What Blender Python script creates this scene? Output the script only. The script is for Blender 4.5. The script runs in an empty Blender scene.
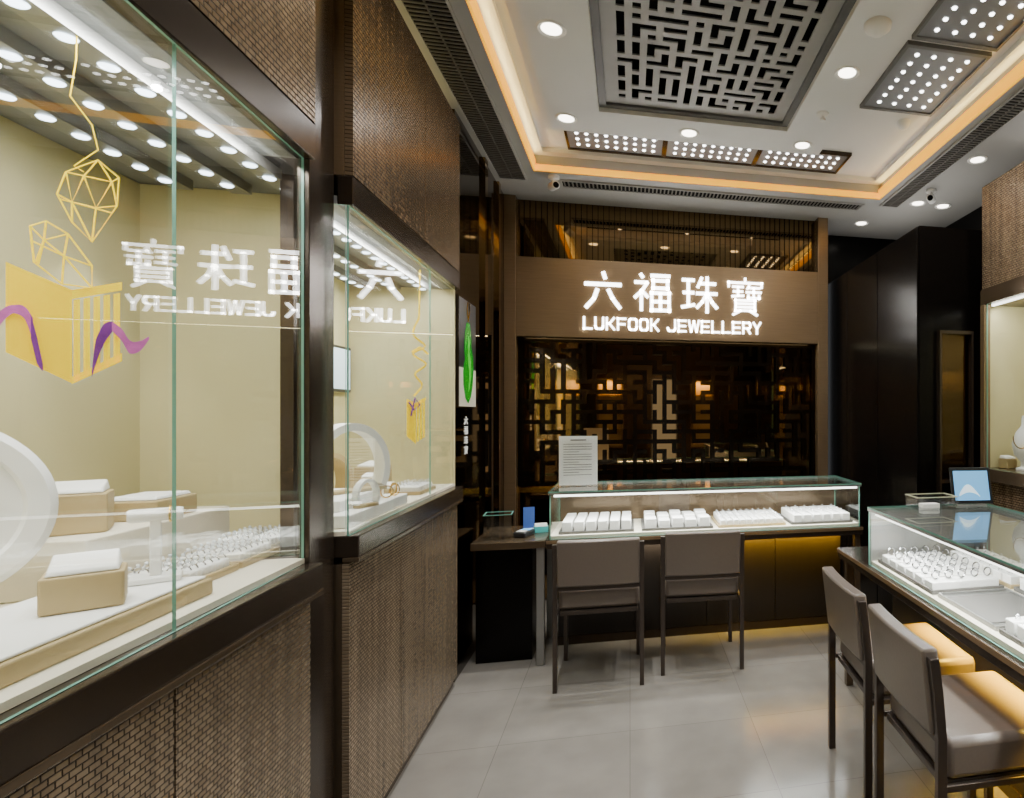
import bpy, bmesh, math, random
from mathutils import Vector, Matrix
random.seed(7)
scene = bpy.context.scene
C = scene.collection
PI = math.pi

# ------------------------------------------------------------------ camera
F = 600.0; TH = math.radians(12.64); PX = 764.6; HY = 413.0; H = 1.55
cs, sn = math.cos(TH), math.sin(TH)
cam = bpy.data.cameras.new('camera'); co = bpy.data.objects.new('camera', cam); C.objects.link(co)
co.location = (0, 0, H); co.rotation_euler = (PI/2, 0, -TH)
cam.sensor_width = 36; cam.lens = 36*F/1024
cam.shift_x = (512-PX)/1024; cam.shift_y = (HY-399)/1024
cam.clip_start = 0.02
scene.camera = co

def ray(px, py):
    t = (px-PX)/F
    return Vector((t*cs+sn, cs-t*sn, (HY-py)/F))
def onplane(px, py, Q, N):
    d = ray(px, py); o = Vector((0, 0, H))
    return o + d*((Q-o).dot(N)/d.dot(N))

# ------------------------------------------------------------------ materials
def lin(c):
    return tuple(((v/255)/12.92 if v/255 <= .04045 else ((v/255+.055)/1.055)**2.4) for v in c)
def nodes(name):
    m = bpy.data.materials.new(name); m.use_nodes = True
    nt = m.node_tree
    return m, nt, nt.nodes['Principled BSDF']
def pm(name, c, rough=.5, metal=0, var=.12, scale=25, bump=0, stretch=None, spec=.5, glow=0):
    m, nt, b = nodes(name); c = lin(c)
    tc = nt.nodes.new('ShaderNodeTexCoord'); nz = nt.nodes.new('ShaderNodeTexNoise')
    nz.inputs['Scale'].default_value = scale; nz.inputs['Detail'].default_value = 4
    if stretch:
        mp = nt.nodes.new('ShaderNodeMapping'); mp.inputs['Scale'].default_value = stretch
        nt.links.new(tc.outputs['Object'], mp.inputs[0]); nt.links.new(mp.outputs[0], nz.inputs['Vector'])
    else:
        nt.links.new(tc.outputs['Object'], nz.inputs['Vector'])
    mx = nt.nodes.new('ShaderNodeMix'); mx.data_type = 'RGBA'
    mx.inputs['A'].default_value = (*[v*(1-var) for v in c], 1)
    mx.inputs['B'].default_value = (*[min(1, v*(1+var)) for v in c], 1)
    nt.links.new(nz.outputs['Fac'], mx.inputs['Factor'])
    nt.links.new(mx.outputs['Result'], b.inputs['Base Color'])
    b.inputs['Roughness'].default_value = rough; b.inputs['Metallic'].default_value = metal
    b.inputs['Specular IOR Level'].default_value = spec
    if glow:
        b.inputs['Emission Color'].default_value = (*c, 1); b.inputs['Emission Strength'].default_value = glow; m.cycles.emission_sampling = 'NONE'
    if bump:
        bp = nt.nodes.new('ShaderNodeBump'); bp.inputs['Strength'].default_value = bump; bp.inputs['Distance'].default_value = .003
        nt.links.new(nz.outputs['Fac'], bp.inputs['Height']); nt.links.new(bp.outputs[0], b.inputs['Normal'])
    return m
def em(name, c, s, sample=False):
    m, nt, b = nodes(name); c = lin(c)
    b.inputs['Base Color'].default_value = (*c, 1)
    b.inputs['Emission Color'].default_value = (*c, 1); b.inputs['Emission Strength'].default_value = s
    if not sample: m.cycles.emission_sampling = 'NONE'
    return m
def weave(name, c1, c2, mortar, bw, rh, rough=.27, metal=.45):
    m, nt, b = nodes(name)
    tc = nt.nodes.new('ShaderNodeTexCoord'); se = nt.nodes.new('ShaderNodeSeparateXYZ'); cb = nt.nodes.new('ShaderNodeCombineXYZ')
    nt.links.new(tc.outputs['Object'], se.inputs[0]); nt.links.new(se.outputs['Y'], cb.inputs['X']); nt.links.new(se.outputs['Z'], cb.inputs['Y'])
    br = nt.nodes.new('ShaderNodeTexBrick'); nt.links.new(cb.outputs[0], br.inputs['Vector'])
    br.inputs['Color1'].default_value = (*lin(c1), 1); br.inputs['Color2'].default_value = (*lin(c2), 1); br.inputs['Mortar'].default_value = (*lin(mortar), 1)
    br.inputs['Scale'].default_value = 1; br.inputs['Brick Width'].default_value = bw; br.inputs['Row Height'].default_value = rh
    br.inputs['Mortar Size'].default_value = rh*.17; br.inputs['Mortar Smooth'].default_value = 1; br.offset = .5
    nz = nt.nodes.new('ShaderNodeTexNoise'); nz.inputs['Scale'].default_value = 3.0; nz.inputs['Detail'].default_value = 5
    mp = nt.nodes.new('ShaderNodeMapping'); mp.inputs['Scale'].default_value = (1, 9, .35)
    nt.links.new(tc.outputs['Object'], mp.inputs[0]); nt.links.new(mp.outputs[0], nz.inputs['Vector'])
    cr = nt.nodes.new('ShaderNodeMapRange'); cr.inputs['From Min'].default_value = .3; cr.inputs['From Max'].default_value = .7; cr.inputs['To Min'].default_value = .72; cr.inputs['To Max'].default_value = 1.18
    nt.links.new(nz.outputs['Fac'], cr.inputs[0])
    hs = nt.nodes.new('ShaderNodeMix'); hs.data_type = 'RGBA'; hs.blend_type = 'MULTIPLY'; hs.inputs['Factor'].default_value = 1
    nt.links.new(br.outputs['Color'], hs.inputs['A']); nt.links.new(cr.outputs[0], hs.inputs['B'])
    nt.links.new(hs.outputs['Result'], b.inputs['Base Color'])
    bp = nt.nodes.new('ShaderNodeBump'); bp.inputs['Strength'].default_value = 1; bp.inputs['Distance'].default_value = .004; bp.invert = True
    nt.links.new(br.outputs['Fac'], bp.inputs['Height']); nt.links.new(bp.outputs[0], b.inputs['Normal'])
    b.inputs['Roughness'].default_value = rough; b.inputs['Metallic'].default_value = metal
    return m
def glassmat(name, tint=(.97, .99, .98), r0=.045):
    m = bpy.data.materials.new(name); m.use_nodes = True; nt = m.node_tree; nt.nodes.clear()
    out = nt.nodes.new('ShaderNodeOutputMaterial'); mix = nt.nodes.new('ShaderNodeMixShader')
    tr = nt.nodes.new('ShaderNodeBsdfTransparent'); gl = nt.nodes.new('ShaderNodeBsdfGlossy')
    tr.inputs['Color'].default_value = (*tint, 1); gl.inputs['Roughness'].default_value = 0.0; gl.inputs['Color'].default_value = (1, 1, 1, 1)
    lw = nt.nodes.new('ShaderNodeLayerWeight'); lw.inputs['Blend'].default_value = .5
    pw = nt.nodes.new('ShaderNodeMath'); pw.operation = 'POWER'; pw.inputs[1].default_value = 5
    ma = nt.nodes.new('ShaderNodeMath'); ma.operation = 'MULTIPLY_ADD'; ma.inputs[1].default_value = 1-r0; ma.inputs[2].default_value = r0
    nt.links.new(lw.outputs['Facing'], pw.inputs[0]); nt.links.new(pw.outputs[0], ma.inputs[0])
    nt.links.new(ma.outputs[0], mix.inputs[0]); nt.links.new(tr.outputs[0], mix.inputs[1]); nt.links.new(gl.outputs[0], mix.inputs[2])
    nt.links.new(mix.outputs[0], out.inputs[0])
    return m
def floormat():
    m, nt, b = nodes('floor_tile')
    tc = nt.nodes.new('ShaderNodeTexCoord')
    br = nt.nodes.new('ShaderNodeTexBrick'); nt.links.new(tc.outputs['Object'], br.inputs['Vector'])
    br.offset = 0; br.inputs['Scale'].default_value = 1; br.inputs['Brick Width'].default_value = .6; br.inputs['Row Height'].default_value = .6
    br.inputs['Mortar Size'].default_value = .0015; br.inputs['Mortar Smooth'].default_value = .1
    br.inputs['Color1'].default_value = (*lin((128, 124, 117)), 1); br.inputs['Color2'].default_value = (*lin((122, 118, 111)), 1); br.inputs['Mortar'].default_value = (*lin((98, 94, 88)), 1)
    nz = nt.nodes.new('ShaderNodeTexNoise'); nz.inputs['Scale'].default_value = 5; nz.inputs['Detail'].default_value = 8; nt.links.new(tc.outputs['Object'], nz.inputs['Vector'])
    cr = nt.nodes.new('ShaderNodeMapRange'); cr.inputs['To Min'].default_value = .76; cr.inputs['To Max'].default_value = 1.18; nt.links.new(nz.outputs['Fac'], cr.inputs[0])
    mx = nt.nodes.new('ShaderNodeMix'); mx.data_type = 'RGBA'; mx.blend_type = 'MULTIPLY'; mx.inputs['Factor'].default_value = 1
    nt.links.new(br.outputs['Color'], mx.inputs['A']); nt.links.new(cr.outputs[0], mx.inputs['B'])
    nt.links.new(mx.outputs['Result'], b.inputs['Base Color'])
    rr = nt.nodes.new('ShaderNodeMapRange'); rr.inputs['To Min'].default_value = .10; rr.inputs['To Max'].default_value = .24; nt.links.new(nz.outputs['Fac'], rr.inputs[0])
    nt.links.new(rr.outputs[0], b.inputs['Roughness'])
    return m

M = dict(
 bronze=pm('brushed_bronze', (140, 117, 89), .27, .5, .22, 6, .15, (1, 1, 40)),
 frame=pm('dark_bronze', (66, 56, 47), .22, .6, .15, 8),
 frame2=pm('bronze_frame', (102, 87, 69), .22, .6, .15, 8),
 weave=weave('woven_bronze', (168, 149, 123), (147, 128, 103), (74, 62, 49), .024, .0115),
 weave2=weave('woven_bronze_dark', (152, 130, 103), (133, 111, 86), (68, 56, 43), .026, .0140),
 cream=pm('cream_fabric', (208, 199, 154), .8, 0, .05, 120, .1),
 creamdeck=pm('cream_leather', (226, 218, 198), .6, 0, .04, 60),
 beige=pm('champagne_leather', (178, 157, 114), .5, 0, .06, 80),
 white=pm('white_leatherette', (244, 243, 240), .55, 0, .03, 80),
 greypad=pm('grey_suede', (92, 90, 87), .8, 0, .1, 80),
 ceil=pm('ceiling_paint', (226, 225, 222), .7, 0, .03, 4),
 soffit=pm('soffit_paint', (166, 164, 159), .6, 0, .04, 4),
 plaster=pm('white_plastic', (232, 231, 227), .4, 0, .02, 10),
 softwhite=em('soft_white_letter', (220, 220, 214), .45),
 grille=pm('grille_metal', (150, 149, 146), .5, .1, .06, 10),
 board=pm('lamp_ceiling_board', (132, 134, 134), .5, .1, .06, 10),
 ledhouse=pm('lamp_panel_metal', (122, 124, 127), .4, .1, .06, 10),
 ledframe=pm('lamp_frame_grey', (98, 98, 97), .4, .2, .06, 10),
 darkgrille=pm('dark_vent_metal', (116, 112, 104), .5, .2, .06, 10),
 black=pm('matt_black', (8, 8, 8), .8, 0, .2, 20, spec=.1),
 lacquer=pm('dark_lacquer', (10, 8, 7), .24, 0, .2, 6, spec=.12),
 darkwood=pm('smooth_dark_wood', (30, 25, 21), .3, 0, .25, 5, 0, (8, 8, 1)),
 mirror=pm('bronze_mirror', (170, 138, 92), .03, 1, .05, 2),
 hmirror=pm('dark_bronze_mirror', (112, 92, 62), .03, 1, .05, 2),
 dmirror=pm('dark_mirror', (76, 63, 45), .05, 1, .05, 2),
 fret=pm('fret_bronze', (42, 33, 22), .15, .85, .2, 10),
 floor=floormat(),
 leather=pm('taupe_leather', (106, 96, 88), .28, 0, .08, 90, .12),
 leg=pm('chair_metal', (76, 67, 61), .28, .6, .1, 20),
 steel=pm('grey_metal', (150, 150, 148), .3, .7, .06, 20),
 silver=pm('silver', (200, 200, 204), .15, 1, .05, 40),
 gold=pm('gold', (222, 176, 84), .18, 1, .05, 40),
 gem=pm('gem_stone', (240, 244, 250), .05, .2, .05, 100),
 glass=glassmat('clear_glass'),
 acrylic=glassmat('clear_acrylic', (.97, .98, .98), .05),
 edge=pm('green_glass_edge', (112, 166, 152), .2, 0, .05, 10),
 softedge=pm('pale_glass_edge', (168, 168, 140), .3, 0, .05, 10),
 sign=em('sign_white', (255, 254, 252), 9, True),
 led=em('led_white', (255, 254, 252), 10),
 ledblue=em('led_cool_white', (226, 240, 255), 9),
 lens=em('downlight_lens', (255, 246, 228), 9),
 cove=em('cove_yellow', (255, 176, 0), 1.25, True),
 covew=em('cove_white', (255, 236, 150), 2.5, True),
 ledstrip=em('led_strip', (255, 251, 244), 5.0),
 yellow=pm('yellow_card', (255, 212, 0), .7, 0, .04, 30, spec=.1, glow=.5),  # glow added to both yellow papers to keep them vivid, they are no lamps
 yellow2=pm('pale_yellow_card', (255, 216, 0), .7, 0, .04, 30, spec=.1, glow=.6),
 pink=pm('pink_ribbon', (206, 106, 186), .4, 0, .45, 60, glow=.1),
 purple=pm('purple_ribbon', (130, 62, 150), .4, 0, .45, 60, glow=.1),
 jade=pm('green_jade', (16, 140, 28), .25, 0, .3, 30, glow=.15),
 jade2=pm('pale_green_jade', (80, 196, 60), .25, 0, .3, 30, glow=.15),
 paper=pm('white_paper', (238, 236, 230), .7, 0, .02, 20),
 print=pm('grey_print', (120, 118, 116), .8, 0, .05, 20),
 teal=pm('teal_plastic', (60, 150, 150), .35, 0, .08, 20),
 blue=pm('blue_plastic', (60, 90, 160), .35, 0, .08, 20),
 screen=em('screen_blue', (100, 165, 215), .9),
 screen2=em('screen_pale', (206, 226, 236), 1.0),
 poster=em('poster_pale', (176, 170, 150), .3),
 dkplastic=pm('dark_plastic', (30, 30, 32), .35, 0, .1, 20),
)

# ------------------------------------------------------------------ mesh helpers
def NB(): return bmesh.new()
def box(bm, x0, x1, y0, y1, z0, z1):
    v = [bm.verts.new((x, y, z)) for x in (x0, x1) for y in (y0, y1) for z in (z0, z1)]
    for f in ((0,1,3,2),(4,6,7,5),(0,4,5,1),(2,3,7,6),(0,2,6,4),(1,5,7,3)): bm.faces.new([v[i] for i in f])
    return bm
def B(*a): return box(NB(), *a)
def lathe(bm, prof, n=24, mat=None):
    rings = []
    for r, z in prof:
        if r < 1e-6: rings.append([bm.verts.new((0, 0, z))])
        else: rings.append([bm.verts.new((r*math.cos(2*PI*i/n), r*math.sin(2*PI*i/n), z)) for i in range(n)])
    for a, b in zip(rings, rings[1:]):
        for i in range(n):
            j = (i+1) % n
            if len(a) == 1 and len(b) == 1: continue
            if len(a) == 1: bm.faces.new((a[0], b[j], b[i]))
            elif len(b) == 1: bm.faces.new((a[i], a[j], b[0]))
            else: bm.faces.new((a[i], a[j], b[j], b[i]))
    if mat: bmesh.ops.transform(bm, matrix=mat, verts=[v for r in rings for v in r])
    return bm
def tube(bm, pts, r, n=8, closed=False):
    pts = [Vector(p) for p in pts]; rings = []; N = len(pts)
    for i, p in enumerate(pts):
        a = pts[i-1] if (i > 0 or closed) else p
        b = pts[(i+1) % N] if (i < N-1 or closed) else p
        t = (b-a).normalized(); up = Vector((0, 0, 1)) if abs(t.z) < .9 else Vector((1, 0, 0))
        u = t.cross(up).normalized(); v = u.cross(t)
        rr = r[i] if isinstance(r, (list, tuple)) else r
        rings.append([bm.verts.new(p+u*rr*math.cos(2*PI*k/n)+v*rr*math.sin(2*PI*k/n)) for k in range(n)])
    prs = list(zip(rings, rings[1:])) + ([(rings[-1], rings[0])] if closed else [])
    for a, b in prs:
        for k in range(n): bm.faces.new((a[k], a[(k+1) % n], b[(k+1) % n], b[k]))
    if not closed:
        bm.faces.new(rings[0]); bm.faces.new(rings[-1])
    return bm
def sheet(bm, pts, N, th=.003):
    N = Vector(N).normalized()*th
    a = [bm.verts.new(Vector(p)) for p in pts]; b = [bm.verts.new(Vector(p)-N) for p in pts]
    bm.faces.new(a); bm.faces.new(b[::-1])
    for i in range(len(a)):
        j = (i+1) % len(a); bm.faces.new((a[i], b[i], b[j], a[j]))
    return bm
def band(bm, pts, N, th=.002):
    N = Vector(N).normalized()*th; L = []
    for p, ww in pts:
        p = Vector(p); ww = Vector(ww)
        L.append([bm.verts.new(p+ww*.5), bm.verts.new(p-ww*.5), bm.verts.new(p-ww*.5-N), bm.verts.new(p+ww*.5-N)])
    for a, b in zip(L, L[1:]):
        for i in range(4): bm.faces.new((a[i], a[(i+1) % 4], b[(i+1) % 4], b[i]))
    bm.faces.new(L[0]); bm.faces.new(L[-1])
    return bm
def setm(root):
    return Matrix.Translation(root.location) @ Matrix.Rotation(root.rotation_euler.z, 4, 'Z')
def obj(name, bm, mat, parent=None, world=False, bevel=0, smooth=None, mats=None, glass=False):
    if world and parent is not None:
        bm.transform(setm(parent).inverted())
    bmesh.ops.recalc_face_normals(bm, faces=bm.faces)
    me = bpy.data.meshes.new(name)
    if glass:
        xs = [v.co for v in bm.verts]
        ext = [max(c[i] for c in xs)-min(c[i] for c in xs) for i in range(3)]
        ax = ext.index(min(ext))
        bm.normal_update()
        for f in bm.faces: f.material_index = 1 if abs(f.normal[ax]) < .7 else 0
    bm.to_mesh(me); bm.free()
    for m in (mats or ([M['glass'], M['edge'] if glass is True else M[glass]] if glass else [mat])): me.materials.append(m)
    if smooth is not None:
        me.polygons.foreach_set('use_smooth', [True]*len(me.polygons)); me.set_sharp_from_angle(angle=math.radians(smooth))
    o = bpy.data.objects.new(name, me); C.objects.link(o)
    if parent is not None: o.parent = parent
    if bevel:
        md = o.modifiers.new('bevel', 'BEVEL'); md.width = bevel; md.segments = 2; md.limit_method = 'ANGLE'
    return o
def thing(name, label, cat, loc=(0, 0, 0), rz=0, group=None):
    o = bpy.data.objects.new(name, None); C.objects.link(o); o.empty_display_size = .05
    o.location = loc; o.rotation_euler = (0, 0, rz); o['label'] = label; o['category'] = cat
    if group: o['group'] = group
    return o
def tag(o, label, cat, group=None):
    o['label'] = label; o['category'] = cat
    if group: o['group'] = group
    return o
def struct(name, bm, m, label, bevel=0):
    o = obj(name, bm, m, bevel=bevel); o['kind'] = 'structure'; o['label'] = label; o['category'] = 'room shell'
    return o
def dup(root, loc, rz, label, group=None):
    r = root.copy(); C.objects.link(r); r.location = loc; r.rotation_euler = (0, 0, rz); r['label'] = label
    if group: r['group'] = group
    for ch in list(root.children):
        c = ch.copy(); C.objects.link(c); c.parent = r
        for g in list(ch.children):
            d = g.copy(); C.objects.link(d); d.parent = c
    return r
def W(root, x, y, z):
    return setm(root) @ Vector((x, y, z))

def spot(loc, e, col=(1, .99, .97), ang=150, r=.02, blend=.9, aim=None):
    l = bpy.data.lights.new('spot_lamp', 'SPOT'); l.energy = e; l.color = col; l.spot_size = math.radians(ang); l.spot_blend = blend; l.shadow_soft_size = r
    o = bpy.data.objects.new('spot_lamp', l); C.objects.link(o); o.location = loc
    if aim is not None: o.rotation_euler = (Vector(aim)-Vector(loc)).to_track_quat('-Z', 'Y').to_euler()
    return o
def area(loc, e, sx, sy, col=(1, .97, .91), rot=(0, 0, 0), spread=180):
    l = bpy.data.lights.new('area_lamp', 'AREA'); l.energy = e; l.color = col; l.shape = 'RECTANGLE'; l.size = sx; l.size_y = sy; l.spread = math.radians(spread)
    o = bpy.data.objects.new('area_lamp', l); C.objects.link(o); o.location = loc; o.rotation_euler = rot
    return o

# ------------------------------------------------------------------ room shell
struct('floor', B(-1.75, 3.0, -1.4, 5.8, -.1, 0), M['floor'], 'pale grey tiled shop floor')
struct('wall_left', B(-1.75, -1.62, -1.4, 5.8, 0, 3.6), M['soffit'], 'left wall behind the wall cabinets')
struct('wall_right', B(2.9, 3.0, -1.4, 5.8, 0, 3.6), M['lacquer'], 'dark right wall')
bm = NB(); box(bm, -1.62, 1.75, 5.25, 5.4, 0, 3.3); box(bm, 1.75, 2.9, 5.62, 5.75, 0, 3.3)
struct('wall_back', bm, M['lacquer'], 'dark back wall behind the sign')
bm = NB(); box(bm, -1.62, .42, -1.4, -1.3, 0, 3.6); box(bm, .88, 2.9, -1.4, -1.3, 0, 3.6); box(bm, .42, .88, -1.4, -1.3, 2.2, 3.6)
struct('wall_front', bm, M['frame'], 'shop front wall with open entrance')
struct('trim_1', B(-1.62, -.985, 3.76, 5.25, 0, 3.3), M['dmirror'], 'glossy dark mirror return beside the sign wall')
bm = NB(); box(bm, -.985, -.965, 4.42, 4.5, 0, 3.3); box(bm, -.985, -.965, 4.86, 4.92, 0, 3.3)
struct('trim_2', bm, M['mirror'], 'polished bronze strips on the dark wall return')
struct('trim_3', B(-.985, -.895, 5.13, 5.25, 0, 3.3), M['bronze'], 'bronze pilaster left of the sign', .004)
struct('trim_4', B(1.64, 1.735, 5.13, 5.25, 0, 3.3), M['bronze'], 'bronze pilaster right of the sign', .004)

# ceiling
bm = NB()
X0, X1, Y0, Y1 = -.68, 2.0, -.9, 4.6
ZT = 3.45; ZL = 3.375
box(bm, -1.62, X0, -1.3, 5.25, 3.30, 3.6); box(bm, X1, 2.9, -1.3, 5.62, 3.30, 3.6)
box(bm, X0, X1, Y1, 5.25, 3.30, 3.6); box(bm, X0, X1, -1.3, Y0, 3.30, 3.6); box(bm, 1.75, 2.0, 5.25, 5.62, 3.3, 3.6)
struct('ceiling', bm, M['soffit'], 'lower ceiling border around the lit tray')
GX0, GX1, GY0, GY1 = -.15, .95, 1.2, 3.68
def ringbox(bm, ox0, ox1, oy0, oy1, ix0, ix1, iy0, iy1, z0, z1):
    box(bm, ox0, ix0, oy0, oy1, z0, z1); box(bm, ix1, ox1, oy0, oy1, z0, z1)
    box(bm, ix0, ix1, oy0, iy0, z0, z1); box(bm, ix0, ix1, iy1, oy1, z0, z1)
bm = NB()
ringbox(bm, X0, X1, Y0, Y1, GX0-.03, GX1+.03, GY0-.03, GY1+.03, ZT, 3.50)
ringbox(bm, -.54, 1.30, .8, 4.06, GX0-.03, GX1+.03, GY0-.03, GY1+.03, ZL, ZT)
ringbox(bm, -.49, 1.25, .85, 4.01, GX0-.03, GX1+.03, GY0-.03, GY1+.03, ZL-.025, ZL)
ringbox(bm, X0, X1, Y0, Y1, X0+.07, X1-.07, Y0+.07, Y1-.07, ZT-.03, ZT)
box(bm, GX0-.03, GX1+.03, GY0-.03, GY1+.03, 3.56, 3.58)
struct('trim_5', bm, M['ceil'], 'pale stepped ceiling tray')
bm = NB(); box(bm, GX0, GX1, GY0, GY1, 3.54, 3.559); ringbox(bm, GX0-.029, GX1+.029, GY0-.029, GY1+.029, GX0, GX1, GY0, GY1, 3.41, 3.559)
struct('trim_6', bm, M['black'], 'black void above the ceiling grille')
ZL -= .025

# fretwork generator: limit = largest run of joined openings (0 = no limit)
def fret(x0, x1, z0, z1, hole, bar, p, emit, limit=0, junction=0):
    nx = int(round((x1-x0-bar)/(hole+bar))); nz = int(round((z1-z0-bar)/(hole+bar)))
    sx = (x1-x0)/(nx*(hole+bar)+bar); sz = (z1-z0)/(nz*(hole+bar)+bar)
    ed = lambda o, s, i: o+s*((i//2)*(hole+bar)+(bar if i % 2 else 0))
    op = {}; par = {}; size = {}
    def find(a):
        while par[a] != a: a = par[a]
        return a
    for i in range(1, 2*nx, 2):
        for j in range(1, 2*nz, 2): op[i, j] = True; par[i, j] = (i, j); size[i, j] = 1
    edges = [(i, j) for i in range(1, 2*nx) for j in range(1, 2*nz) if (i+j) % 2]
    random.shuffle(edges)
    for i, j in edges:
        if random.random() > p: continue
        a, b = ((i-1, j), (i+1, j)) if i % 2 == 0 else ((i, j-1), (i, j+1))
        a, b = find(a), find(b)
        if limit:
            if a == b or size[a]+size[b] > limit: continue
            par[a] = b; size[b] += size[a]
        op[i, j] = True
    for i in range(2, 2*nx, 2):
        for j in range(2, 2*nz, 2):
            nb = [(i+1, j), (i-1, j), (i, j+1), (i, j-1)]
            c = sum(op.get(k, False) for k in nb)
            if c == 4: op[i, j] = True
            elif c == 3 and random.random() < junction: op[i, j] = True
    for j in range(2*nz+1):
        i = 0
        while i < 2*nx+1:
            if op.get((i, j), False): i += 1; continue
            k = i
            while k < 2*nx+1 and not op.get((k, j), False): k += 1
            emit(ed(x0, sx, i), ed(x0, sx, k), ed(z0, sz, j), ed(z0, sz, j+1)); i = k

g = thing('ceiling_grille', 'large rectangular fretwork grille set in the middle of the ceiling', 'grille', (.40, 2.46, 3.37))
bm = NB(); ringbox(bm, GX0-.028, GX1+.028, GY0-.028, GY1+.028, GX0+.012, GX1-.012, GY0+.012, GY1-.012, 3.375, 3.409); obj('frame', bm, M['ledframe'], g, True)
bm = NB(); ringbox(bm, GX0+.0125, GX1-.0125, GY0+.0125, GY1-.0125, GX0+.05, GX1-.05, GY0+.05, GY1-.05, 3.390, 3.398)
fret(GX0+.05, GX1-.05, GY0+.05, GY1-.05, .038, .036, .7, lambda a, b, c, d: box(bm, a, b, c, d, 3.390, 3.398), 3, .3); obj('fret_panel', bm, M['grille'], g, True)

# cove lights
for a, lab in (((X0, X0+.012, Y0, Y1, 3.301, 3.385), 'yellow cove light along the left edge of the ceiling tray'),
               ((X0+.012, X1-.012, Y1-.012, Y1, 3.304, 3.35), 'yellow cove light along the back edge of the ceiling tray'),
               ((X1-.012, X1, Y0, Y1, 3.302, 3.38), 'yellow cove light along the right edge of the ceiling tray')):
    tag(obj('cove_light', B(*a), M['cove']), lab, 'cove light')

# vents
def vent(x0, x1, y0, y1, lab, along='y'):
    r = thing('air_vent', lab, 'air vent', ((x0+x1)/2, (y0+y1)/2, 3.285))
    obj('vent_back', B(x0, x1, y0, y1, 3.294, 3.2995), M['black'], r, True)
    bm = NB(); ringbox(bm, x0-.012, x1+.012, y0-.012, y1+.012, x0, x1, y0, y1, 3.286, 3.2995); obj('frame', bm, M['soffit'], r, True)
    bm = NB()
    if along == 'y':
        k = y0+.01
        while k < y1: box(bm, x0, x1, k, k+.010, 3.288, 3.2935); k += .03
        box(bm, (x0+x1)/2-.004, (x0+x1)/2+.004, y0, y1, 3.288, 3.2935)
    else:
        k = x0+.01
        while k < x1: box(bm, k, k+.010, y0, y1, 3.288, 3.2935); k += .03
    obj('slats', bm, M['darkgrille'], r, True)
vent(-.94, -.76, .6, 4.75, 'long dark slatted air vent in the ceiling above the wall cabinets')
vent(2.06, 2.2, .6, 4.7, 'long dark slatted air vent along the right edge of the ceiling')
vent(-.5, 1.9, 4.72, 4.84, 'thin slatted air vent in the ceiling in front of the sign wall', 'x')

# multi led panels
def ledpanel(x0, x1, y0, y1, nx, ny, lab, fm='ledframe'):
    zb = ZT-.0005
    r = thing('led_panel', lab, 'ceiling light', ((x0+x1)/2, (y0+y1)/2, zb-.03))
    bm = NB(); ringbox(bm, x0, x1, y0, y1, x0+.016, x1-.016, y0+.024, y1-.024, zb-.022, zb); obj('frame', bm, M[fm], r, True)
    obj('housing', B(x0+.016, x1-.016, y0+.024, y1-.024, zb-.014, zb), M['ledhouse'], r, True)
    me = None
    for i in range(nx):
        for j in range(ny):
            px = x0+.045+(x1-x0-.09)*(i+.5)/nx; py = y0+.045+(y1-y0-.09)*(j+.5)/ny
            if me is None:
                bm = lathe(NB(), [(0, -.006), (.009, -.006), (.013, 0)], 12); o = obj('lamp', bm, M['led'], r); me = o.data
            else:
                o = bpy.data.objects.new('lamp', me); C.objects.link(o); o.parent = r
            o.location = Vector((px, py, zb-.014))-r.location
for k, nm in enumerate(('left', 'middle', 'right')):
    ledpanel(-.43+k*.67, -.43+k*.67+.669, 4.13, 4.48, 9, 3, nm+' of the three dotted lamp panels above the back counter', 'frame')
ledpanel(1.38, 1.86, 2.82, 3.48, 4, 7, 'dotted lamp panel on the right of the ceiling, farther of the pair')
ledpanel(1.38, 1.86, 2.12, 2.78, 4, 7, 'dotted lamp panel on the right of the ceiling, cut by the photo top')

def downlight(x, y, z, lab):
    r = thing('downlight', lab, 'ceiling light', (x, y, z), 0)
    obj('trim_ring', lathe(NB(), [(.046, -.002), (.062, -.008), (.068, -.004), (.068, -.0005)], 28), M['plaster'], r, smooth=50)
    obj('lens', lathe(NB(), [(0, -.004), (.046, -.004), (.046, -.0005)], 24), M['lens'], r)
for x, y, lab in ((-.36, 2.96, 'round ceiling spot left of the grille, nearer the camera'), (-.38, 3.84, 'round ceiling spot off the back left corner of the grille'),
             (.37, 3.87, 'round ceiling spot behind the middle of the grille'), (1.13, 3.88, 'round ceiling spot off the back right corner of the grille'),
             (1.12, 3.0, 'round ceiling spot right of the grille beside the lamp panel')):
    downlight(x, y, ZL, lab)
for x, y, lab in ((2.34, 3.72, 'round spot in the ceiling above the right wall showcase'), (2.34, 4.6, 'round spot above the dark tall cabinet, nearer the vent'),
             (2.58, 4.62, 'round spot above the dark tall cabinet, nearer the wall'), (2.08, 5.2, 'round spot in the ceiling beyond the right pilaster')):
    downlight(x, y, 3.30, lab)

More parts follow.
